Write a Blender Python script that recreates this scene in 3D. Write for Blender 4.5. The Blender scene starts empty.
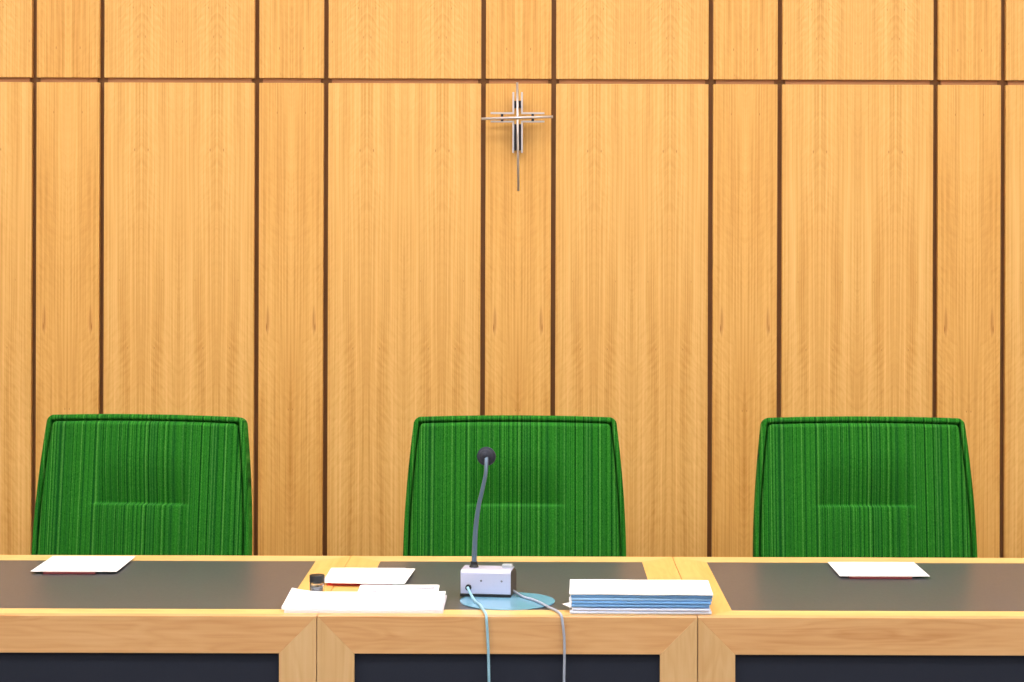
import bpy, bmesh, math, random
from mathutils import Vector, Matrix
random.seed(7)
S = bpy.context.scene
C = S.collection
F = 2000.0            # focal length in pixels of a 1024 px wide frame
VX, VY = 535.0, 232.0 # vanishing point of the desk's depth lines
EYE = 1.515
ROLL = 0.0030

# ------------------------------------------------------------------ helpers
def P(px, py, Y):
    """photo pixel -> point at distance Y"""
    dx, dy = px - VX, py - VY
    c, s = math.cos(ROLL), math.sin(ROLL)
    ux, uy = dx * c + dy * s, -dx * s + dy * c
    return Vector((ux / F * Y, Y, EYE - uy / F * Y))

def onz(px, py, z):
    """photo pixel -> point on the horizontal plane at height z"""
    dx, dy = px - VX, py - VY
    c, s = math.cos(ROLL), math.sin(ROLL)
    uy = -dx * s + dy * c
    return P(px, py, (EYE - z) * F / uy)

def lin(r, g, b):
    f = lambda c: (c / 255 / 12.92) if c / 255 <= 0.04045 else ((c / 255 + 0.055) / 1.055) ** 2.4
    return (f(r), f(g), f(b), 1.0)

def obj(name, bm, mat, parent=None, loc=(0, 0, 0), rotz=0.0, smooth=False):
    me = bpy.data.meshes.new(name)
    bmesh.ops.recalc_face_normals(bm, faces=bm.faces)
    bm.to_mesh(me); bm.free()
    if smooth:
        for p in me.polygons: p.use_smooth = True
    o = bpy.data.objects.new(name, me)
    C.objects.link(o)
    if mat: me.materials.append(mat)
    o.location = loc; o.rotation_euler = (0, 0, rotz)
    if parent: o.parent = parent
    return o

def thing(name, label, cat, loc=(0, 0, 0), rotz=0.0, group=None):
    o = bpy.data.objects.new(name, None); C.objects.link(o)
    o.empty_display_size = 0.05
    o.location = loc; o.rotation_euler = (0, 0, rotz)
    o['label'] = label; o['category'] = cat
    if group: o['group'] = group
    return o

def tag(o, label, cat, group=None):
    o['label'] = label; o['category'] = cat
    if group: o['group'] = group
    return o

def struct(name, bm, mat, **k):
    o = obj(name, bm, mat, **k); o['kind'] = 'structure'
    return o

def add_box(bm, x0, x1, y0, y1, z0, z1, bev=0.0, seg=2):
    b = bmesh.new()
    vs = [b.verts.new(p) for p in ((x0,y0,z0),(x1,y0,z0),(x1,y1,z0),(x0,y1,z0),(x0,y0,z1),(x1,y0,z1),(x1,y1,z1),(x0,y1,z1))]
    for f in ((0,3,2,1),(4,5,6,7),(0,1,5,4),(1,2,6,5),(2,3,7,6),(3,0,4,7)):
        b.faces.new([vs[i] for i in f])
    if bev > 0:
        bmesh.ops.bevel(b, geom=b.edges[:], offset=bev, segments=seg, affect='EDGES', profile=0.5)
    merge(bm, b)

def merge(bm, b):
    me = bpy.data.meshes.new('tmp'); b.to_mesh(me); b.free()
    bm.from_mesh(me); bpy.data.meshes.remove(me)

def box(*a, **k):
    bm = bmesh.new(); add_box(bm, *a, **k); return bm

def add_prism(bm, pts, a, b_, axis='z', bev=0.0, seg=2):
    """polygon pts extruded from a to b along an axis. z: pts=(x,y); y: pts=(x,z); x: pts=(y,z)"""
    def mk(p, t):
        if axis == 'z': return (p[0], p[1], t)
        if axis == 'y': return (p[0], t, p[1])
        return (t, p[0], p[1])
    b = bmesh.new()
    v0 = [b.verts.new(mk(p, a)) for p in pts]; v1 = [b.verts.new(mk(p, b_)) for p in pts]
    b.faces.new(v0); b.faces.new(v1[::-1])
    n = len(pts)
    for i in range(n): b.faces.new((v0[i], v0[(i+1) % n], v1[(i+1) % n], v1[i]))
    bmesh.ops.recalc_face_normals(b, faces=b.faces)
    if bev > 0:
        bmesh.ops.bevel(b, geom=b.edges[:], offset=bev, segments=seg, affect='EDGES', profile=0.5)
    merge(bm, b)

def prism(*a, **k):
    bm = bmesh.new(); add_prism(bm, *a, **k); return bm

def add_lathe(bm, prof, n=32, mat=None):
    """prof: (r, z) list around z axis"""
    b = bmesh.new(); rings = []
    for r, z in prof:
        if r < 1e-6: rings.append([b.verts.new((0, 0, z))])
        else: rings.append([b.verts.new((r*math.cos(2*math.pi*i/n), r*math.sin(2*math.pi*i/n), z)) for i in range(n)])
    for A, B in zip(rings, rings[1:]):
        for i in range(n):
            j = (i+1) % n
            if len(A) == 1 and len(B) == 1: continue
            if len(A) == 1: b.faces.new((A[0], B[i], B[j]))
            elif len(B) == 1: b.faces.new((A[i], A[j], B[0]))
            else: b.faces.new((A[i], A[j], B[j], B[i]))
    for R in (rings[0], rings[-1]):
        if len(R) > 1: b.faces.new(R)
    if mat is not None: bmesh.ops.transform(b, matrix=mat, verts=b.verts)
    merge(bm, b)

def lathe(prof, n=32, mat=None):
    bm = bmesh.new(); add_lathe(bm, prof, n, mat); return bm

def smooth_path(pts, sub=10):
    pts = [Vector(p) for p in pts]; out = []
    for i in range(len(pts)-1):
        p0 = pts[max(i-1, 0)]; p1 = pts[i]; p2 = pts[i+1]; p3 = pts[min(i+2, len(pts)-1)]
        for k in range(sub):
            t = k / sub
            out.append(0.5*((2*p1)+(p2-p0)*t+(2*p0-5*p1+4*p2-p3)*t*t+(3*p1-p0-3*p2+p3)*t**3))
    out.append(pts[-1]); return out

def add_tube(bm, pts, r, n=12):
    b = bmesh.new(); rings = []; prev = None
    rr = r if callable(r) else (lambda t: r)
    for i, p in enumerate(pts):
        d = (pts[min(i+1, len(pts)-1)] - pts[max(i-1, 0)]).normalized()
        if prev is None:
            a = Vector((1, 0, 0)) if abs(d.x) < 0.8 else Vector((0, 0, 1))
            u = (a - d*a.dot(d)).normalized()
        else: u = (prev - d*prev.dot(d)).normalized()
        prev = u; v = d.cross(u); q = rr(i/(len(pts)-1))
        rings.append([b.verts.new(p + (u*math.cos(2*math.pi*k/n)+v*math.sin(2*math.pi*k/n))*q) for k in range(n)])
    for A, B in zip(rings, rings[1:]):
        for i in range(n): b.faces.new((A[i], A[(i+1) % n], B[(i+1) % n], B[i]))
    b.faces.new(rings[0][::-1]); b.faces.new(rings[-1])
    merge(bm, b)

def tube(pts, r, n=12):
    bm = bmesh.new(); add_tube(bm, pts, r, n); return bm

# ---------------------------------------------------------------- materials
class N:
    """tiny node-graph writer"""
    def __init__(s, name):
        s.m = bpy.data.materials.new(name); s.m.use_nodes = True
        s.t = s.m.node_tree; s.b = s.t.nodes['Principled BSDF']
    def n(s, typ, **k):
        x = s.t.nodes.new(typ)
        for a, v in k.items(): setattr(x, a, v)
        return x
    def put(s, sock, v):
        if isinstance(v, bpy.types.NodeSocket): s.t.links.new(v, sock)
        else: sock.default_value = v
    def math(s, op, a, b=0.0, c=0.0, clamp=False):
        x = s.n('ShaderNodeMath', operation=op); x.use_clamp = clamp
        s.put(x.inputs[0], a); s.put(x.inputs[1], b); s.put(x.inputs[2], c)
        return x.outputs[0]
    def xyz(s):
        tc = s.n('ShaderNodeTexCoord'); sp = s.n('ShaderNodeSeparateXYZ')
        s.t.links.new(tc.outputs['Object'], sp.inputs[0]); return sp.outputs
    def vec(s, x, y, z):
        c = s.n('ShaderNodeCombineXYZ')
        s.put(c.inputs[0], x); s.put(c.inputs[1], y); s.put(c.inputs[2], z); return c.outputs[0]
    def noise(s, v, scale=1.0, detail=3.0, rough=0.5, dist=0.0):
        x = s.n('ShaderNodeTexNoise'); s.put(x.inputs['Vector'], v)
        x.inputs['Scale'].default_value = scale; x.inputs['Detail'].default_value = detail
        x.inputs['Roughness'].default_value = rough; x.inputs['Distortion'].default_value = dist
        return x.outputs[0]
    def ramp(s, f, stops):
        x = s.n('ShaderNodeValToRGB'); s.put(x.inputs[0], f); e = x.color_ramp.elements
        e[0].position, e[0].color = stops[0]; e[1].position, e[1].color = stops[-1]
        for p, c in stops[1:-1]:
            q = e.new(p); q.color = c
        return x.outputs[0]
    def mix(s, f, a, b, mode='MIX'):
        x = s.n('ShaderNodeMix', data_type='RGBA', blend_type=mode)
        s.put(x.inputs[0], f); s.put(x.inputs[6], a); s.put(x.inputs[7], b); return x.outputs[2]
    def bump(s, h, strength, dist):
        x = s.n('ShaderNodeBump'); s.put(x.inputs['Height'], h)
        x.inputs['Strength'].default_value = strength; x.inputs['Distance'].default_value = dist
        s.t.links.new(x.outputs[0], s.b.inputs['Normal'])
    def done(s, color, rough=0.5, **k):
        s.put(s.b.inputs['Base Color'], color); s.put(s.b.inputs['Roughness'], rough)
        for a, v in k.items(): s.put(s.b.inputs[a.replace('_', ' ')], v)
        return s.m

def plain(name, rgb, rough=0.5, var=0.06, scale=60, bump=0.0, **k):
    g = N(name); x = g.xyz(); v = g.vec(x[0], x[1], x[2])
    nz = g.noise(v, scale, 3)
    c = lin(*rgb); d = tuple(q*(1-var*2) for q in c[:3]) + (1,)
    if bump: g.bump(nz, bump, 0.001)
    return g.done(g.mix(nz, d, c), rough, **k)

def panel_wood(name, base, dark, light, leaf, knots, seed, curl=0.5):
    """veneer in mirrored leaves: vertical grain, chevron curl and pin knots, folded about the leaf joints"""
    g = N(name); x = g.xyz()
    info = g.n('ShaderNodeObjectInfo')
    u = g.math('PINGPONG', x[0], leaf)
    z = x[2]
    off = g.math('MULTIPLY', info.outputs['Random'], 0.6)
    # slow vertical bands
    wob = g.noise(g.vec(g.math('MULTIPLY', u, 8.0), seed, g.math('MULTIPLY', z, 1.6)), 1.0, 2)
    uu = g.math('ADD', u, g.math('MULTIPLY', wob, 0.012))
    band = g.noise(g.vec(g.math('MULTIPLY', uu, 26.0), seed+3.1, g.math('ADD', g.math('MULTIPLY', z, 0.7), off)), 1.0, 3, 0.55)
    fine = g.noise(g.vec(g.math('MULTIPLY', uu, 210.0), seed+7.7, g.math('MULTIPLY', z, 1.8)), 1.0, 3, 0.6)
    line = g.noise(g.vec(g.math('MULTIPLY', uu, 420.0), seed+1.2, g.math('MULTIPLY', z, 0.9)), 1.0, 1, 0.5)
    # feathery cross figure rising towards the leaf joint
    fz = g.math('ADD', z, g.math('MULTIPLY', u, -1.3))
    fl = g.math('ADD', z, g.math('MULTIPLY', u, 0.8))
    curlt = g.noise(g.vec(g.math('MULTIPLY', fl, 22.0), seed+5.0, g.math('MULTIPLY', fz, 62.0)), 1.0, 2, 0.55, 0.5)
    mask = g.noise(g.vec(g.math('MULTIPLY', u, 9.0), seed+9.0, g.math('MULTIPLY', z, 2.0)), 1.0, 1)
    mask = g.math('MULTIPLY', g.math('SUBTRACT', mask, 0.30, clamp=True), 3.0, clamp=True)
    t = g.math('ADD', g.math('MULTIPLY', band, 0.45), g.math('MULTIPLY', fine, 0.55))
    cz = g.math('MULTIPLY', g.math('SUBTRACT', curlt, 0.5), g.math('MULTIPLY', mask, curl))
    t = g.math('ADD', t, cz)
    col = g.ramp(t, [(0.30, dark), (0.50, base), (0.70, light)])
    ln = g.ramp(line, [(0.30, (1, 1, 1, 1)), (0.42, (0, 0, 0, 1))])
    col = g.mix(g.math('MULTIPLY', ln, g.math('MULTIPLY', band, 0.55)), col, dark)
    # pin knots and streaks: (u, z, half width, half height, strength)
    kc = lin(160, 84, 24)
    for (ku, kz, kw, kh, ks) in knots:
        a = g.math('DIVIDE', g.math('SUBTRACT', u, ku), kw)
        b = g.math('DIVIDE', g.math('SUBTRACT', z, kz), kh)
        d = g.math('ADD', g.math('MULTIPLY', a, a), g.math('MULTIPLY', b, b))
        m = g.math('MULTIPLY', g.math('SUBTRACT', 1.0, d, clamp=True), ks)
        if kh > 0.02:
            m = g.math('MULTIPLY', m, g.math('MULTIPLY', g.math('SUBTRACT', 0.72, fine, clamp=True), 3.0), clamp=True)
        col = g.mix(m, col, kc)
    g.bump(fine, 0.05, 0.001)
    return g.done(col, 0.48, Specular_IOR_Level=0.35)

def solid_wood(name, base, dark, light, axis, seed, rough=0.33):
    g = N(name); x = g.xyz()
    info = g.n('ShaderNodeObjectInfo'); r = g.math('MULTIPLY', info.outputs['Random'], 7.0)
    fr = [90.0, 90.0, 90.0]; fr[axis] = 3.0
    lo = [16.0, 16.0, 16.0]; lo[axis] = 2.2
    w = g.noise(g.vec(*[g.math('ADD', g.math('MULTIPLY', x[i], lo[i]), r if i == axis else seed) for i in range(3)]), 1.0, 2, 0.5, 0.6)
    v = [g.math('ADD', g.math('MULTIPLY', x[i], fr[i]), g.math('MULTIPLY', w, 2.0)) for i in range(3)]
    f = g.noise(g.vec(*v), 1.0, 3, 0.6)
    rings = g.math('FRACT', g.math('MULTIPLY', w, 9.0))
    rings = g.math('ABSOLUTE', g.math('SUBTRACT', rings, 0.5))
    t = g.math('ADD', g.math('MULTIPLY', f, 0.55), g.math('ADD', g.math('MULTIPLY', w, 0.35), g.math('MULTIPLY', rings, 0.22)))
    col = g.ramp(t, [(0.30, dark), (0.50, base), (0.70, light)])
    g.bump(f, 0.04, 0.001)
    return g.done(col, rough, Specular_IOR_Level=0.5)

def fabric(name, seed, horizontal=False):
    g = N(name); x = g.xyz()
    s1 = g.noise(g.vec(g.math('MULTIPLY', x[0], 135.0), seed, 0.0), 1.0, 1, 0.5)
    s2 = g.noise(g.vec(g.math('MULTIPLY', x[0], 260.0), seed+4, 0.0), 1.0, 2, 0.6)
    s3 = g.noise(g.vec(g.math('MULTIPLY', x[0], 150.0), seed+9, g.math('MULTIPLY', x[2], 0.4)), 1.0, 1, 0.5)
    wv = g.noise(g.vec(g.math('MULTIPLY', x[0], 520.0), g.math('MULTIPLY', x[1], 300.0), g.math('MULTIPLY', x[2], 260.0)), 1.0, 2, 0.7)
    t = g.math('ADD', g.math('MULTIPLY', s1, 0.45), g.math('MULTIPLY', s2, 0.55))
    t2 = g.math('ADD', g.math('MULTIPLY', t, 0.78), g.math('MULTIPLY', wv, 0.22))
    col = g.ramp(t2, [(0.38, lin(0, 42, 12)), (0.46, lin(20, 92, 18)), (0.54, lin(46, 126, 34)), (0.66, lin(98, 156, 74))])
    cold = g.ramp(s3, [(0.40, (1, 1, 1, 1)), (0.50, (0, 0, 0, 1))])
    col = g.mix(g.math('MULTIPLY', cold, 0.28), col, lin(10, 66, 34))
    g.bump(g.math('ADD', t, g.math('MULTIPLY', wv, 0.5)), 0.5, 0.0015)
    return g.done(col, 0.92, Specular_IOR_Level=0.15)

W_BASE, W_DARK, W_LIGHT = lin(224, 171, 97), lin(200, 141, 65), lin(239, 192, 121)
px = 1/322.6
wide_knots_low = [(31*px, -69*px, .0018, .0045, .8), (50*px - 2*(50-37.5)*px + 0*px, -69*px, .0018, .0045, .6)]
M = {}
M['wide_low'] = panel_wood('veneer_wide', W_BASE, W_DARK, W_LIGHT, .117,
    [(.096, -.216, .0016, .006, .8), (.075, -.83, .0014, .004, .6), (.05, -.62, .0012, .004, .5)], 2.0, .28)
M['wide_up'] = panel_wood('veneer_wide_upper', W_BASE, W_DARK, W_LIGHT, .117,
    [(.090, .225, .0014, .005, .7), (.105, .135, .0014, .006, .6), (.009, .120, .0014, .005, .6)], 12.0, .42)
NB, ND, NL = lin(222, 167, 91), lin(194, 133, 57), lin(238, 189, 116)
M['narrow_low'] = panel_wood('veneer_narrow', NB, ND, NL, .125,
    [(.044, -.100, .0015, .005, .8), (.072, -.745, .007, .050, .75), (.075, -.765, .0018, .016, .9), (.007, -1.02, .0015, .004, .8)], 21.0, .3)
M['narrow_up'] = panel_wood('veneer_narrow_upper', NB, ND, NL, .125,
    [(.037, .100, .0016, .006, .8), (.035, .02, .0012, .004, .4)], 33.0, .35)
M['slot'] = plain('slot_brown', (128, 84, 44), .7, .12, 25)
M['batten'] = plain('batten_brown', (176, 118, 72), .6, .12, 25)
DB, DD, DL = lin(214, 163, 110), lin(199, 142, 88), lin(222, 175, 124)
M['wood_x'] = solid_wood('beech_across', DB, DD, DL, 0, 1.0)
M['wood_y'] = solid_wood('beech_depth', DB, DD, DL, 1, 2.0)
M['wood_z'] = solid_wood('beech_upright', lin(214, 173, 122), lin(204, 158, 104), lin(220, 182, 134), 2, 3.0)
g = N('linoleum'); x = g.xyz(); nz = g.noise(g.vec(g.math('MULTIPLY', x[0], 170.0), g.math('MULTIPLY', x[1], 170.0), .37), 1.0, 1)
n2 = g.noise(g.vec(x[0], x[1], x[2]), 9, 3)
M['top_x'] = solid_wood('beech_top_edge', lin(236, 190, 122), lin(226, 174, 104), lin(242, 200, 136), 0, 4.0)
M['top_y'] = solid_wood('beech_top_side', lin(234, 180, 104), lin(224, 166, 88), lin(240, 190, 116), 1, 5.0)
M['lino'] = g.done(g.mix(nz, lin(64, 65, 70), lin(86, 86, 92)), .30, Specular_IOR_Level=.5)
g = N('navy_cloth'); x = g.xyz()
wv = g.noise(g.vec(g.math('MULTIPLY', x[0], 500), g.math('MULTIPLY', x[1], 500), g.math('MULTIPLY', x[2], 500)), 1, 2)
M['navy'] = g.done(g.mix(wv, lin(32, 36, 48), lin(44, 48, 62)), .85, Specular_IOR_Level=.2)
M['fabric'] = fabric('green_striped_upholstery', 3.0)
M['rim'] = fabric('green_striped_border', 3.0)
M['paper'] = plain('white_paper', (248, 248, 250), .7, .015, 40)
M['paper_edge'] = plain('paper_block', (226, 218, 226), .75, .05, 300)
M['blue'] = plain('blue_card', (150, 196, 240), .6, .05, 30)
M['blue_mid'] = plain('mid_blue_card', (112, 168, 228), .6, .05, 30)
M['blue_pale'] = plain('pale_blue_card', (206, 218, 246), .65, .04, 30)
M['red'] = plain('red_cover', (196, 30, 34), .5, .08, 30)
M['maroon'] = plain('maroon_cover', (120, 48, 52), .5, .08, 30)
M['ink'] = plain('print_grey_blue', (92, 100, 140), .6, .05, 90)
M['chrome'] = plain('brushed_chrome', (214, 206, 208), .34, .03, 200, Metallic=.7)
M['iron'] = plain('dark_iron', (40, 38, 48), .5, .1, 80, Metallic=.4)
M['alu'] = plain('silver_aluminium', (208, 210, 238), .42, .02, 200, Metallic=.35)
M['grey_plastic'] = plain('dark_grey_plastic', (74, 66, 62), .5, .05, 80)
M['black'] = plain('black_plastic', (22, 24, 30), .4, .1, 80)
M['goose'] = plain('grey_gooseneck', (92, 112, 134), .4, .06, 200, Metallic=.3)
M['foam'] = plain('charcoal_foam', (40, 44, 60), .85, .2, 500, bump=.4)
M['light_grey'] = plain('light_grey_plastic', (176, 182, 186), .4, .04, 80)
M['cable'] = plain('pale_blue_cable', (150, 196, 220), .4, .05, 60)
M['cable_grey'] = plain('grey_cable', (168, 176, 196), .4, .05, 60)
M['cyan'] = plain('light_blue_disc', (118, 168, 196), .12, .05, 30)
M['base_metal'] = plain('chair_metal', (150, 150, 154), .3, .04, 100, Metallic=.9)
M['floor'] = plain('grey_carpet', (110, 106, 100), .95, .15, 300, bump=.3)
M['plaster'] = plain('white_plaster', (236, 234, 230), .9, .02, 12)
M['side_wall'] = plain('cream_plaster', (228, 218, 200), .9, .02, 12)
M['lampframe'] = plain('lamp_frame', (220, 220, 220), .4, .02, 40)
g = N('clear_glass'); M['glass'] = g.done((.93, .95, .97, 1), .03, Transmission_Weight=1.0, IOR=1.45)
g = N('lamp_diffuser')
g.put(g.b.inputs['Emission Color'], (1.0, .985, .96, 1)); g.b.inputs['Emission Strength'].default_value = 15.2
M['diffuser'] = g.done((.9, .9, .9, 1), .6)

# ---------------------------------------------------------------- the room
WY = 6.2; CEIL = 3.3; XS = 3.1
DESK_Z = 0.74
struct('floor', box(-XS-.2, XS+.2, -1.2, WY+.2, -.1, 0), M['floor'])
struct('ceiling', box(-XS-.2, XS+.2, -1.2, WY+.2, CEIL, CEIL+.1), M['plaster'])
struct('wall_left', box(-XS-.1, -XS, -1.2, WY+.2, 0, CEIL), M['side_wall'])
struct('wall_right', box(XS, XS+.1, -1.2, WY+.2, 0, CEIL), M['side_wall'])
SLOT_D = .022
back = struct('wall_back', box(-XS, XS, WY+SLOT_D, WY+.15, 0, CEIL), M['slot'])
JP = [33.6, 101.2, 256.2, 325.4, 482.8, 553.1, 710.3, 779.4, 935.2, 1002.8]
J = [P(p, 300, WY).x for p in JP]
# carry the rhythm of narrow and wide panels on to the side walls
L_ = list(J); 
d_w, d_n = .482, .214
a = L_[0]; k = 0
while a > -XS + .1:
    a -= d_w if k % 2 == 0 else d_n; L_.insert(0, a); k += 1
a = L_[-1]; k = 0
while a < XS - .1:
    a += d_w if k % 2 == 0 else d_n; L_.append(a); k += 1
JZ = P(500, 81.2, WY).z
GH = .0075; GV = .0073
for i in range(len(L_)-1):
    x0, x1 = max(L_[i], -XS)+GV, min(L_[i+1], XS)-GV
    if x1-x0 < .03: continue
    full = L_[i+1]-L_[i]; cx = (L_[i]+L_[i+1])/2
    wide = full > .35
    o1 = obj('wood_panel', box(x0-cx, x1-cx, -.0, SLOT_D, .002-JZ, -GH, bev=.0012, seg=1), M['wide_low' if wide else 'narrow_low'], back, (cx, WY, JZ))
    o2 = obj('wood_panel', box(x0-cx, x1-cx, -.0, SLOT_D, GH, CEIL-JZ, bev=.0012, seg=1), M['wide_up' if wide else 'narrow_up'], back, (cx, WY, JZ))
    obj('batten', box(x0-cx+.010, x1-cx-.010, .010, SLOT_D, -GH, GH), M['batten'], back, (cx, WY, JZ))

# ------------------------------------------------------------- ceiling lights
def ceiling_light(x, y, label):
    t = thing('ceiling_light', label, 'ceiling light', (x, y, CEIL), 0, 'ceiling lights')
    f = bmesh.new()
    add_box(f, -.62, .62, -.32, -.30, -.03, 0); add_box(f, -.62, .62, .30, .32, -.03, 0)
    add_box(f, -.62, -.60, -.30, .30, -.03, 0); add_box(f, .60, .62, -.30, .30, -.03, 0)
    obj('frame', f, M['lampframe'], t)
    obj('diffuser', box(-.60, .60, -.30, .30, -.022, -.002), M['diffuser'], t)
for y, ry in ((4.75, 'nearest the panelled wall'), (2.7, 'in the middle row'), (.7, 'in the row furthest from the wall')):
    for x, rx in ((-1.9, 'left'), (0, 'centre'), (1.9, 'right')):
        ceiling_light(x, y, 'white rectangular ceiling light %s, %s' % (ry, rx))

# ------------------------------------------------------------------- desks
DY0, DY1 = 4.026, 4.777
DX = [-.437-1.22, -.437, .330, .330+1.22]
BW = .075
def finish_desk(x0, x1, label):
    """the front rails rise to the surface of the top: the top's edge is mitred into them"""
    w = x1-x0-.0016; d = DY1-DY0; h = w/2; T = .028; th = .024
    t = thing('desk', label, 'desk', ((x0+x1)/2, DY0, 0), 0, 'desks set end to end in a row')
    z0, z1 = DESK_Z-T, DESK_Z; y0 = 0.0
    fr = [(-h, th), (h, th), (h-BW, BW), (-h+BW, BW)]
    fr = [(-h, th), (h, th), (h, th), (h-BW, BW), (-h+BW, BW)]
    e = th
    fr = [(-h+e, th), (h-e, th), (h-BW, BW), (-h+BW, BW)]
    bk = [(-h, d), (h, d), (h-BW, d-BW), (-h+BW, d-BW)]
    lf = [(-h, th), (-h+e, th), (-h+BW, BW), (-h+BW, d-BW), (-h, d)]
    rt = [(h, th), (h-e, th), (h-BW, BW), (h-BW, d-BW), (h, d)]
    for pl, m in ((fr, 'top_x'), (bk, 'top_x'), (lf, 'top_y'), (rt, 'top_y')):
        obj('top_border', prism(pl, z0, z1, 'z'), M[m], t)
    obj('desk_inlay', box(-h+BW, h-BW, BW, d-BW, z0, z1-.0006), M['lino'], t)['label'] = 'dark grey linoleum writing surface'
    zb = .06; fw = BW
    tr = [(-h, z1), (h, z1), (h-fw, z1-fw), (-h+fw, z1-fw)]
    s1 = [(-h, z1), (-h+fw, z1-fw), (-h+fw, zb+fw), (-h, zb)]
    s2 = [(h, z1), (h-fw, z1-fw), (h-fw, zb+fw), (h, zb)]
    br = [(-h, zb), (h, zb), (h-fw, zb+fw), (-h+fw, zb+fw)]
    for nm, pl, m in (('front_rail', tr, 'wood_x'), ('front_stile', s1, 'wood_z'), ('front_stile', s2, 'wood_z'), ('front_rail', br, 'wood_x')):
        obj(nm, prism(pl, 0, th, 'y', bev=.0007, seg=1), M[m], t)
    obj('modesty_panel', box(-h+fw-.0, h-fw, .010, .020, zb+fw, z1-fw), M['navy'], t)['label'] = 'dark navy cloth front panel'
    for s in (-1, 1):
        xa, xb = sorted((s*h, s*(h-.022)))
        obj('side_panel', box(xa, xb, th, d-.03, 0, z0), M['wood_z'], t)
    obj('plinth', box(-h+.022, h-.022, .03, .05, 0, zb+.02), M['black'], t)
    return t
finish_desk(DX[0], DX[1], 'beech desk with a dark top carrying a single white sheet, left end of the row')
finish_desk(DX[1], DX[2], 'beech desk in the middle of the row, carrying the microphone and paper piles')
finish_desk(DX[2], DX[3], 'beech desk right of the blue file stack, dark top with one white sheet')

# ------------------------------------------------------------------- chairs
def slab(outline, z0, z1, tb, rnd, extra=None, nu=64, nv=60, backr=None):
    """upholstered slab: outline(z)->half width; front towards -y; round-over radius rnd; extra(x,z) pushes the front"""
    bm = bmesh.new()
    def spread(n):      # denser towards both ends
        out = []
        for i in range(n+1):
            t = i/n; out.append(.5-.5*math.cos(math.pi*t)*(.55+.45*abs(math.cos(math.pi*t))))
        return out
    U, V = spread(nu), spread(nv)
    def zz(u, v): return z0+(z1-z0)*v
    def side(front):
        rows = []
        for v in V:
            z = zz(0, v); w = outline(z); row = []
            for u in U:
                x = (2*u-1)*w
                crown = .005*(1-(x/.27)**2)*max(0, (v-.5)*2)
                de = min(w-abs(x), z1-z, z-z0)
                r = rnd if front else (backr or rnd)
                q = max(0.0, 1-min(de/r, 1))
                dep = r*(1-math.sqrt(max(0, 1-q*q)))
                y = (0+dep) if front else (tb-dep)
                if front and extra: y += extra(x, z)*(1-q)
                row.append(bm.verts.new((x, y, z+crown)))
            rows.append(row)
        for a, b in zip(rows, rows[1:]):
            for i in range(len(a)-1):
                f = (a[i], a[i+1], b[i+1], b[i]); bm.faces.new(f if front else f[::-1])
        return rows
    A, B = side(True), side(False)
    ring = lambda R: [r[0] for r in R] + R[-1][1:] + [r[-1] for r in R[::-1]][1:] + R[0][::-1][1:-1]
    ra, rb = ring(A), ring(B); n = len(ra)
    for i in range(n): bm.faces.new((ra[i], rb[i], rb[(i+1) % n], ra[(i+1) % n]))
    return bm

ZT, ZB = 1.0275, .50
def half(z, inset=0.0, top=ZT, r=.017):
    t = (ZT-z)/(ZT-.655)
    w = .2680 + .0265*(1-(1-min(t, 1.3))**1.8 if t < 1 else 1) - inset
    if t > 1: w -= .06*((t-1)/.42)**2*.5
    if z > top-r: w -= r-math.sqrt(max(0, r*r-(z-(top-r))**2))
    if z < ZB+.06+inset: 
        q = (ZB+.06+inset-z); w -= .06-math.sqrt(max(0, .06**2-min(q, .06)**2))
    return w
def sm(t): t = max(0, min(1, t)); return t*t*(3-2*t)
def lumbar(x, z):
    side = sm((.137-abs(x))/.034)
    cz = .797
    if z >= cz: dpt = .025*max(0, 1-(z-cz)/.13)**1.5
    else: dpt = .025*(1-min(1, (cz-z)/.004))
    bulge = -.003*math.exp(-((z-.76)/.05)**2)*sm((.24-abs(x))/.2)
    soft = -.006*(1-(x/.27)**2)
    return dpt*side+bulge+soft

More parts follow.
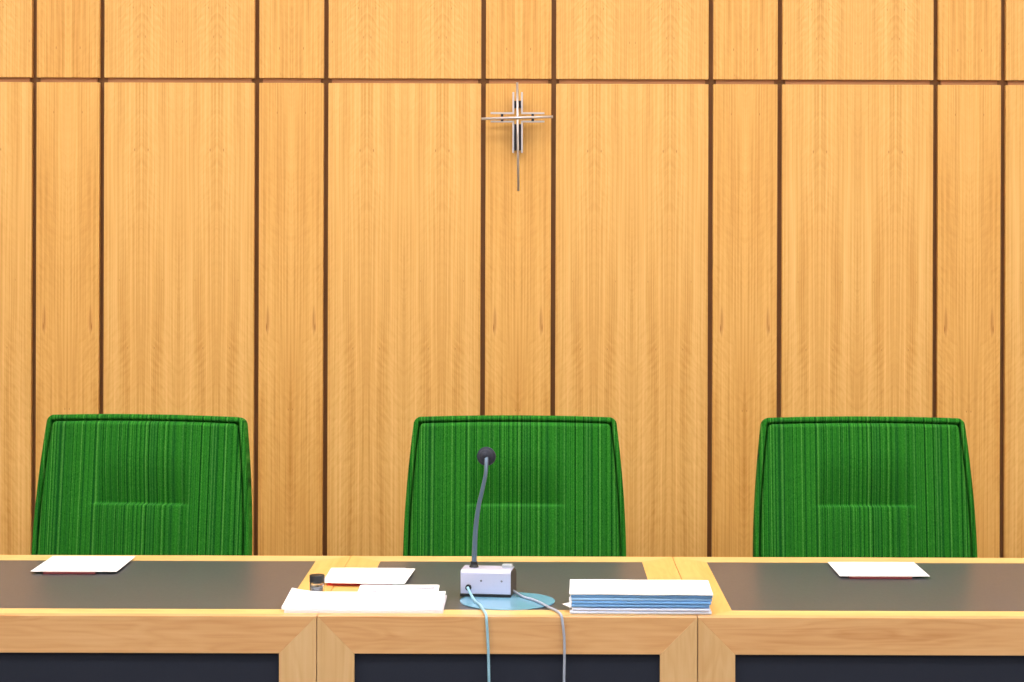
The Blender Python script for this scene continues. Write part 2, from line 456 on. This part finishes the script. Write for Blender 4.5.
LEAN = math.radians(7.5)
def lean(bm, y0=0.0):
    R = Matrix.Translation((0, y0, .5)) @ Matrix.Rotation(-LEAN, 4, 'X') @ Matrix.Translation((0, 0, -.5))
    bmesh.ops.transform(bm, matrix=R, verts=bm.verts)
    return bm
def make_chair(label):
    t = thing('swivel_chair', label, 'chair')
    sh = slab(lambda z: half(z), ZB, ZT, .062, .008, lambda x, z: .022*sm((min(half(z)-abs(x), ZT-z, z-ZB)-.0120)/.004), nu=150, nv=110, backr=.022)
    obj('backrest_border', lean(sh, .012), M['rim'], t, smooth=True)
    cu = slab(lambda z: half(z, .0165, ZT-.0165, .014), ZB+.02, ZT-.0165, .024, .011, lumbar, nu=96, nv=240)
    obj('backrest_cushion', lean(cu, .0095), M['fabric'], t, smooth=True)
    # seat
    se = bmesh.new(); add_box(se, -.26, .26, -.44, .035, .40, .485, bev=.030, seg=4)
    obj('seat', se, M['fabric'], t, smooth=True)
    sp = bmesh.new(); add_box(sp, -.20, .20, -.36, 0, .375, .402, bev=.008)
    obj('seat_pan', sp, M['black'], t)
    br = tube(smooth_path([(0, -.08, .39), (0, .03, .385), (0, .098, .42), (0, .112, .56), (0, .118, .64)]), .018)
    obj('back_bracket', br, M['base_metal'], t, smooth=True)
    cm = Matrix.Translation((0, -.20, 0))
    obj('column', lathe([(.028, .10), (.028, .24), (.018, .24), (.018, .378)], 24, cm), M['base_metal'], t, smooth=False)
    b = bmesh.new(); add_lathe(b, [(.045, .075), (.045, .115), (.030, .125)], 24, cm)
    for i in range(5):
        an = 2*math.pi*i/5+.3
        dx, dy = math.cos(an), math.sin(an)
        add_tube(b, [Vector((dx*.03, -.2+dy*.03, .10)), Vector((dx*.16, -.2+dy*.16, .092)), Vector((dx*.29, -.2+dy*.29, .078))], lambda q: .018-.007*q, 10)
    obj('star_base', b, M['base_metal'], t, smooth=True)
    for i in range(5):
        an = 2*math.pi*i/5+.3; dx, dy = math.cos(an), math.sin(an)
        c = bmesh.new()
        for s in (-1, 1):
            add_lathe(c, [(.006, -.009), (.026, -.009), (.029, 0), (.026, .009), (.006, .009)], 20,
                Matrix.Translation((dx*.285-dy*s*.014, -.2+dy*.285+dx*s*.014, .029)) @ Matrix.Rotation(an, 4, 'Z') @ Matrix.Rotation(math.pi/2, 4, 'X'))
        add_lathe(c, [(.007, .035), (.007, .072)], 12, Matrix.Translation((dx*.285, -.2+dy*.285, 0)))
        obj('caster', c, M['black'], t)
    return t
chair0 = make_chair('green striped swivel chair in the middle, right behind the microphone')
def dup(root):
    r = root.copy(); C.objects.link(r)
    for ch in list(root.children):
        c = ch.copy(); C.objects.link(c); c.parent = r
    return r
CY = 5.235
spots = [(514.6, chair0, 'green striped swivel chair in the middle, right behind the microphone', 0.0),
         (137.0, None, '', -.11),
         (866.5, None, 'rightmost green striped swivel chair, right of the blue file stack', .0)]
for pxx, o, lab, rz in spots:
    if o is None: o = dup(chair0)
    p = P(pxx, 550, CY+.03)
    o.location = (p.x, CY, 0); o.rotation_euler = (0, 0, rz); o['label'] = lab
    o['group'] = 'green chairs behind the desks'
    if pxx < 200: o['label'] = 'leftmost green striped swivel chair, against the panelled wall behind the left desk'

# ------------------------------------------------------------- the wall cross
cr = thing('wall_cross', 'slim metal cross of parallel rods on the narrow panel above the middle chair', 'cross', (P(517.5, 117, WY).x, WY, P(517.5, 117, WY).z))
def cp(x, y, Y=WY-.045):      # photo pixel to the cross's own frame, on the plane of its rods
    q = P(x, y, Y); return (q.x-cr.location.x, q.z-cr.location.z)
def rod(name, a, b, yc, w=.0042):
    (xa, za), (xb, zb) = cp(*a), cp(*b)
    pa, pb = Vector((xa, yc, za)), Vector((xb, yc, zb))
    return tube([pa, pa.lerp(pb, .5), pb], w, 12)
obj('upright_rod', rod('', (517.2, 82.5), (518.4, 191), -.052, .0036), M['chrome'], cr, smooth=True)
obj('cross_rod', rod('', (481.5, 119), (553, 117), -.058, .0040), M['chrome'], cr, smooth=True)
for (cx_, cy_, hx, vy) in ((513.3, 113.2, 491.5, 93), (521.9, 113.2, 543.5, 93), (513.3, 121.6, 491.5, 152), (522.0, 121.6, 543.5, 152)):
    b = bmesh.new()
    (xc, zc), (xh, zh), (xv, zv) = cp(cx_, cy_), cp(hx, cy_-.2), cp(cx_, vy)
    w = .0028
    x0, x1 = sorted((xc, xh)); z0, z1 = sorted((zc, zv))
    add_box(b, x0-w, x1+w, -.046-w, -.046+w, zc-w, zc+w, bev=.0006, seg=1)
    add_box(b, xc-w, xc+w, -.046-w, -.046+w, (z0-w) if zv < zc else zc+w, (z1+w) if zv > zc else zc-w, bev=.0006, seg=1)
    obj('angle_rod', b, M['chrome'], cr)
for (bx, by) in ((502.2, 115.3), (502.2, 119.9), (532.7, 115.3), (532.7, 119.9)):
    x_, z_ = cp(bx, by)
    obj('spacer', box(x_-.004, x_+.004, -.050, -.038, z_-.004, z_+.004, bev=.001), M['iron'], cr)
for (bx, ya, yb) in ((515.1, 100.5, 107.5), (519.9, 100.5, 107.5), (515.4, 124, 150), (520.4, 124, 150)):  # upper pair mount blocks; lower pair dark bars standing in for gap shade
    x_, za = cp(bx, ya); _, zb_ = cp(bx, yb)
    obj('mount_and_shade_bar', box(x_-.0045, x_+.0045, -.040, 0, zb_, za, bev=.001), M['iron'], cr)

# --------------------------------------------------------------- microphone
MX, MYY = 485.5, 4.235
mp = onz(485.5, 598, DESK_Z)
DISC_T = .0022
t = thing('desk_microphone', 'gooseneck microphone on a silver box, middle desk', 'microphone', (mp.x, mp.y, DESK_Z+DISC_T), math.radians(-7))
W2, HB, DB_ = .0535, .0565, .092
# cover: silver sheet folded over front and top
cov = bmesh.new()
sec = [(0, .0062), (0, HB-.007), (.002, HB-.002), (.007, HB), (.060, HB), (.060, HB-.0025), (.008, HB-.0025), (.0035, HB-.005), (.0025, .0062)]
add_prism(cov, sec, -W2, W2, 'x', bev=.0004, seg=1)
obj('silver_cover', cov, M['alu'], t)
hs = bmesh.new()
add_prism(hs, [(.003, .0015), (.003, HB-.006), (.008, HB-.003), (.060, HB-.003), (DB_-.006, HB-.010), (DB_, HB-.020), (DB_, .010), (DB_-.005, .0015)], -W2+.0012, W2+.0005, 'x', bev=.002)
obj('housing', hs, M['grey_plastic'], t)
obj('base_plate', box(-W2-.001, W2+.001, -.001, DB_-.002, 0, .0058, bev=.001), M['black'], t)
for sx in (-.0095, .0345):
    obj('screw', lathe([(0, -.0012), (.0022, -.0012), (.0024, 0), (0, 0)], 12, Matrix.Translation((sx, -.0, HB*.60)) @ Matrix.Rotation(math.pi/2, 4, 'X')), M['iron'], t)
so = lathe([(.0030, .004), (.0032, .006), (.0062, .006), (.0066, 0), (0, 0)], 20, Matrix.Translation((-.0365, 0, .0195)) @ Matrix.Rotation(math.pi/2, 4, 'X'))
obj('cable_socket', so, M['black'], t)
obj('switch_button', box(.030, .052, .036, .052, HB-.001, HB+.007, bev=.0015), M['light_grey'], t)
bpy.context.view_layer.update(); inv = t.matrix_world.inverted()
NY = mp.y+.040
npts = [P(474, 569, NY), P(474.3, 556, NY), P(475.6, 530, NY), P(478.5, 507, NY+.002), P(482.8, 488, NY+.004), P(485.6, 474, NY+.006), P(486.2, 465, NY+.012), P(486.4, 458, NY+.030)]
npts = [inv @ p for p in npts]
npts[0].z = HB-.001
obj('neck_socket', lathe([(.010, HB-.003), (.010, HB+.002), (.0075, HB+.006), (.0075, HB+.012)], 20, Matrix.Translation((npts[0].x, npts[0].y, 0))), M['black'], t, smooth=False)
obj('gooseneck', tube(smooth_path(npts, 12), lambda q: .0060-.0018*min(1, q*1.6), 14), M['goose'], t, smooth=True)
hd = inv @ P(486.3, 456.3, NY+.052)
hm = Matrix.Translation(hd) @ Matrix.Rotation(math.radians(-100), 4, 'X')
# windscreen: domed foam in front, cupped rear with a raised lip towards the neck
obj('windscreen', lathe([(0, .030), (.008, .029), (.014, .025), (.018, .017), (.0200, .008), (.0205, 0), (.0195, -.004)], 32, hm), M['foam'], t, smooth=True)
obj('microphone_cup', lathe([(.0196, .001), (.0204, -.002), (.0198, -.006), (.0165, -.0065), (.0150, -.012), (.011, -.018), (.0062, -.021), (.005, -.027)], 32, hm), M['foam'], t, smooth=True)

# light blue disc below the box
dc = onz(507.5, 601.5, DESK_Z)
dm = lathe([(0, 0), (.0995, 0), (.1, .0006), (.1, DISC_T-.0006), (.0995, DISC_T), (0, DISC_T)], 64)
tag(obj('round_mat', dm, M['cyan'], None, (dc.x, dc.y, DESK_Z)), 'light blue round glossy mat under the microphone box', 'mat')

# cables
R_ = .0029
def desk_pts(l, h=R_+DISC_T): return [onz(a, b, DESK_Z+h) for a, b in l]
soc = t.matrix_world @ Vector((-.0365, -.006, .0195))
ed = DY0-R_-.0004
c1 = [soc, soc+Vector((.001, -.010, -.001)), *desk_pts([(474.5, 600.5), (480, 605.0), (484, 611.0)]), Vector((P(486, 616, ed).x, DY0+.004, DESK_Z+R_+.0006)),
      P(486.6, 621, ed-.001), P(487.8, 640, ed-.002), P(488.6, 662, ed-.003), P(489, 690, ed-.004), P(489, 760, ed-.004)]
e = P(489, 760, ed-.004)
c1 += [Vector((e.x+.005, ed-.004, .10)), Vector((e.x+.03, ed-.03, .02)), Vector((e.x+.10, ed-.10, .004))]
tag(obj('microphone_cable', tube(smooth_path(c1, 10), R_, 10), M['cable'], smooth=True), 'pale blue cable plugged into the microphone box front, hanging over the desk edge', 'cable')
r1 = t.matrix_world @ Vector((W2-.002, .046, .0075))
c2 = [r1, *desk_pts([(523, 596.8), (532, 599.3), (541, 603), (549, 607.3)]), *desk_pts([(556, 610.6)], R_+.0006), Vector((P(561, 616, ed).x, DY0+.004, DESK_Z+R_+.0006)),
      P(562.3, 621, ed-.001), P(564.0, 635, ed-.002), P(564.5, 655, ed-.003), P(564, 690, ed-.004), P(564, 760, ed-.004)]
e = P(564, 760, ed-.004)
c2 += [Vector((e.x+.004, ed-.004, .10)), Vector((e.x+.03, ed-.03, .02)), Vector((e.x+.12, ed-.08, .004))]
tag(obj('power_cable', tube(smooth_path(c2, 10), R_*.95, 10), M['cable_grey'], smooth=True), 'grey blue cable running from behind the microphone box beside the file stack', 'cable')

# ------------------------------------------------------------------- papers
def sheet_bm(w, d, th, sub=1, lift=None):
    """slightly waved sheet or thin pile, origin at front left corner"""
    nx, ny = 24, 12; bm = bmesh.new(); lay = []
    for k in (0, 1):
        g_ = []
        for j in range(ny+1):
            row = []
            for i in range(nx+1):
                x_, y_ = w*i/nx, d*j/ny
                z_ = th*k + (lift(i/nx, j/ny) if lift else 0)
                row.append(bm.verts.new((x_, y_, z_)))
            g_.append(row)
        lay.append(g_)
    for k, g_ in enumerate(lay):
        for j in range(ny):
            for i in range(nx):
                f = (g_[j][i], g_[j][i+1], g_[j+1][i+1], g_[j+1][i]); bm.faces.new(f if k else f[::-1])
    A, B = lay
    for i in range(nx):
        bm.faces.new((A[0][i], A[0][i+1], B[0][i+1], B[0][i])); bm.faces.new((A[ny][i+1], A[ny][i], B[ny][i], B[ny][i+1]))
    for j in range(ny):
        bm.faces.new((A[j+1][0], A[j][0], B[j][0], B[j+1][0])); bm.faces.new((A[j][nx], A[j+1][nx], B[j+1][nx], B[j][nx]))
    return bm
def lay(name, mat, px0, px1, py, z, d, th, label, cat, rz=0.0, lift=None, group=None, smooth=False):
    a, b = onz(px0, py, z), onz(px1, py, z)
    o = obj(name, sheet_bm(b.x-a.x, d, th, lift=lift), mat, None, (a.x, a.y, z), rz, smooth)
    return tag(o, label, cat, group)
Z = DESK_Z+.0002
# left desk: maroon booklet with a sheet on it
lay('booklet', M['maroon'], 43, 95, 574.2, Z, .180, .0042, 'thin maroon booklet under the white sheet on the left desk', 'booklet')
lay('paper_sheet', M['paper'], 30.5, 117, 571.6, Z+.0046, .212, .0010, 'white sheet lying alone on the left desk before the leftmost chair', 'paper')
# right desk
lay('booklet', M['maroon'], 850, 912, 579.0, Z, .180, .0042, 'thin maroon booklet under the white sheet on the right desk', 'booklet')
lay('paper_sheet', M['paper'], 840, 929.5, 576.3, Z+.0046, .190, .0010, 'white sheet lying alone on the right desk before the rightmost chair', 'paper')
# middle desk: red booklet with two white sheets
lay('booklet', M['red'], 327.5, 392, 585.6, Z, .17, .0055, 'bright red booklet under white sheets beside the small bottle', 'booklet')
lay('paper_sheet', M['paper'], 322.5, 400, 582.8, Z+.0060, .190, .0010, 'white sheet on the red booklet, lower of two, left edge showing', 'paper')
lay('paper_sheet', M['paper'], 331, 405, 583.2, Z+.0074, .195, .0012, 'white sheet on the red booklet, topmost, turned slightly to the right', 'paper', rz=-.06)
# white printed brochure
a, b = onz(357, 595.2, Z), onz(438, 595.2, Z)
br = thing('brochure', 'white printed brochure between the curled papers and the red booklet', 'brochure', (a.x, a.y, Z), .012)
bw = b.x-a.x
def rrect(x0, x1, y0, y1, r, n=6):
    out = []
    for cx, cy, a0 in ((x1-r, y0+r, -90), (x1-r, y1-r, 0), (x0+r, y1-r, 90), (x0+r, y0+r, 180)):
        for i in range(n+1):
            q = math.radians(a0+90*i/n); out.append((cx+r*math.cos(q), cy+r*math.sin(q)))
    return out
obj('cover', prism(rrect(0, bw, 0, .100, .008), 0, .0050, 'z', bev=.0004, seg=1), M['paper'], br)
obj('printed_line', box(bw-.048, bw-.010, .052, .064, .0050, .0053), M['ink'], br)['label'] = 'small grey blue printed line'
obj('printed_line', box(.020, .040, .016, .026, .0050, .0053), M['ink'], br)
# curled pile at the desk edge
def curl(u, v): return .008*max(0, 1-u*4.5)**2*v + .002*max(0, u*3-2)**2*v
lay('paper_pile', M['paper_edge'], 284, 443, 613.0, Z, .180, .0048, 'thin flat pile of white papers at the front edge below the curled document', 'papers')
lay('document', M['paper'], 281.5, 442, 609.8, Z+.0052, .176, .0050, 'white document with a curled left edge at the front of the middle desk', 'papers', rz=.0, lift=lambda u, v: .0005+curl(u, v), smooth=False)

# right stack of files
def case_file(z, th, x0, x1, y, d, mat, label, rz=0.0):
    a, b = onz(x0, y, DESK_Z), onz(x1, y, DESK_Z); w = b.x-a.x
    f = thing('case_file', label, 'file', (a.x, a.y, z), rz, 'files in the stack on the middle desk')
    c = .0008; n = 8; R = th/2
    prof = [(d, 0)]; 
    for i in range(n+1):
        q = -math.pi/2-math.pi*i/n; prof.append((R+R*math.cos(q), R+R*math.sin(q)))
    prof.append((d, th))
    prof.append((d, th-c))
    for i in range(n+1):
        q = math.pi/2+math.pi*i/n; prof.append((R+(R-c)*math.cos(q), R+(R-c)*math.sin(q)))
    prof.append((d, c))
    bm = bmesh.new(); add_prism(bm, prof, .0, w, 'x'); obj('file_cover', bm, mat, f)
    obj('pages', box(-.0015, w+.001, R*.7, d-.004, c+.0001, th-c-.0001), M['paper'], f)['label'] = 'white pages'
    return f
spec = [(.0062, 570.5, 711.0, 'blue_pale', 'pale file at the very bottom of the stack on the middle desk', -.008),
        (.0058, 572.5, 708.5, 'blue_pale', 'pale file second from the bottom of the stack', -.016),
        (.0066, 571.5, 709.0, 'blue_mid', 'blue file third from the bottom of the stack, just above the pale ones', -.010),
        (.0060, 572.0, 710.5, 'blue_mid', 'blue file in the middle of the stack', -.018),
        (.0072, 571.5, 711.5, 'blue', 'lighter blue file below the top blue one in the stack', -.008),
        (.0052, 571.0, 712.0, 'blue_mid', 'topmost blue file of the stack, below the white sheets', -.018)]
z = Z
for th, xa, xb, m, lb, rz in spec:
    case_file(z, th, xa, xb, 614.3, .165, M[m], lb, rz); z += th+.0002
    if 'second' in lb:
        q = onz(562.6, 604.3, z)
        poke = bmesh.new(); add_prism(poke, [(0, 0), (.016, -.040), (.10, -.030), (.11, .03), (.03, .035)], 0, .0008, 'z')
        tag(obj('paper_sheet', poke, M['paper'], None, (q.x, q.y, z+.0001)), 'loose white sheet whose corner pokes out of the left side of the file stack', 'paper')
        z += .0011
a, b = onz(569.8, 614.3, DESK_Z), onz(713, 614.3, DESK_Z)
tag(obj('paper_pile', sheet_bm(b.x-a.x, .166, .0022, lift=lambda u, v: .0006*math.sin(u*6)**2), M['paper'], None, (a.x-.001, a.y-.001, z+.0006), -.026), 'white sheets on top of the blue files, thin pile', 'papers')
# ------------------------------------------------------------ little bottle
bp = onz(316.2, 596.8, DESK_Z)
bt = thing('small_bottle', 'small clear bottle with a black cap beside the red booklet', 'bottle', (bp.x, bp.y+.016, DESK_Z+.0002))
r = .0158
obj('glass_body', lathe([(0, 0), (r-.002, 0), (r, .002), (r, .027), (r-.0015, .0285), (r-.0025, .0285), (r-.0025, .003), (0, .003)], 40), M['glass'], bt, smooth=False)
obj('bottle_contents', lathe([(0, .0034), (r-.0034, .0034), (r-.0034, .020), (0, .020)], 32), plain('grey_ink', (150, 150, 160), .4, .05, 60), bt)
obj('cap', lathe([(0, .0270), (r-.0028, .0270), (r-.0028, .0288), (r+.0004, .0288), (r+.0004, .0425), (r-.001, .0440), (0, .0440)], 40), M['black'], bt)['label'] = 'black cap'

# ------------------------------------------------------------ camera, light
cd = bpy.data.cameras.new('camera'); cam = bpy.data.objects.new('camera', cd); C.objects.link(cam)
cam.location = (0, 0, EYE)
cam.rotation_euler = (Matrix.Rotation(math.pi/2, 4, 'X') @ Matrix.Rotation(ROLL, 4, 'Z')).to_euler()
cd.sensor_width = 36; cd.lens = F/1024*36
cd.shift_x = -(VX-512)/1024; cd.shift_y = -(341-VY)/1024
cd.clip_start = .05
S.camera = cam
w = bpy.data.worlds.new('world'); S.world = w; w.use_nodes = True
bg = w.node_tree.nodes['Background']; bg.inputs[0].default_value = (.86, .92, 1.0, 1); bg.inputs[1].default_value = 0.6
v = S.view_settings
v.view_transform = 'Standard'; v.look = 'None'; v.gamma = 1; v.use_curve_mapping = False; v.exposure = 0.0
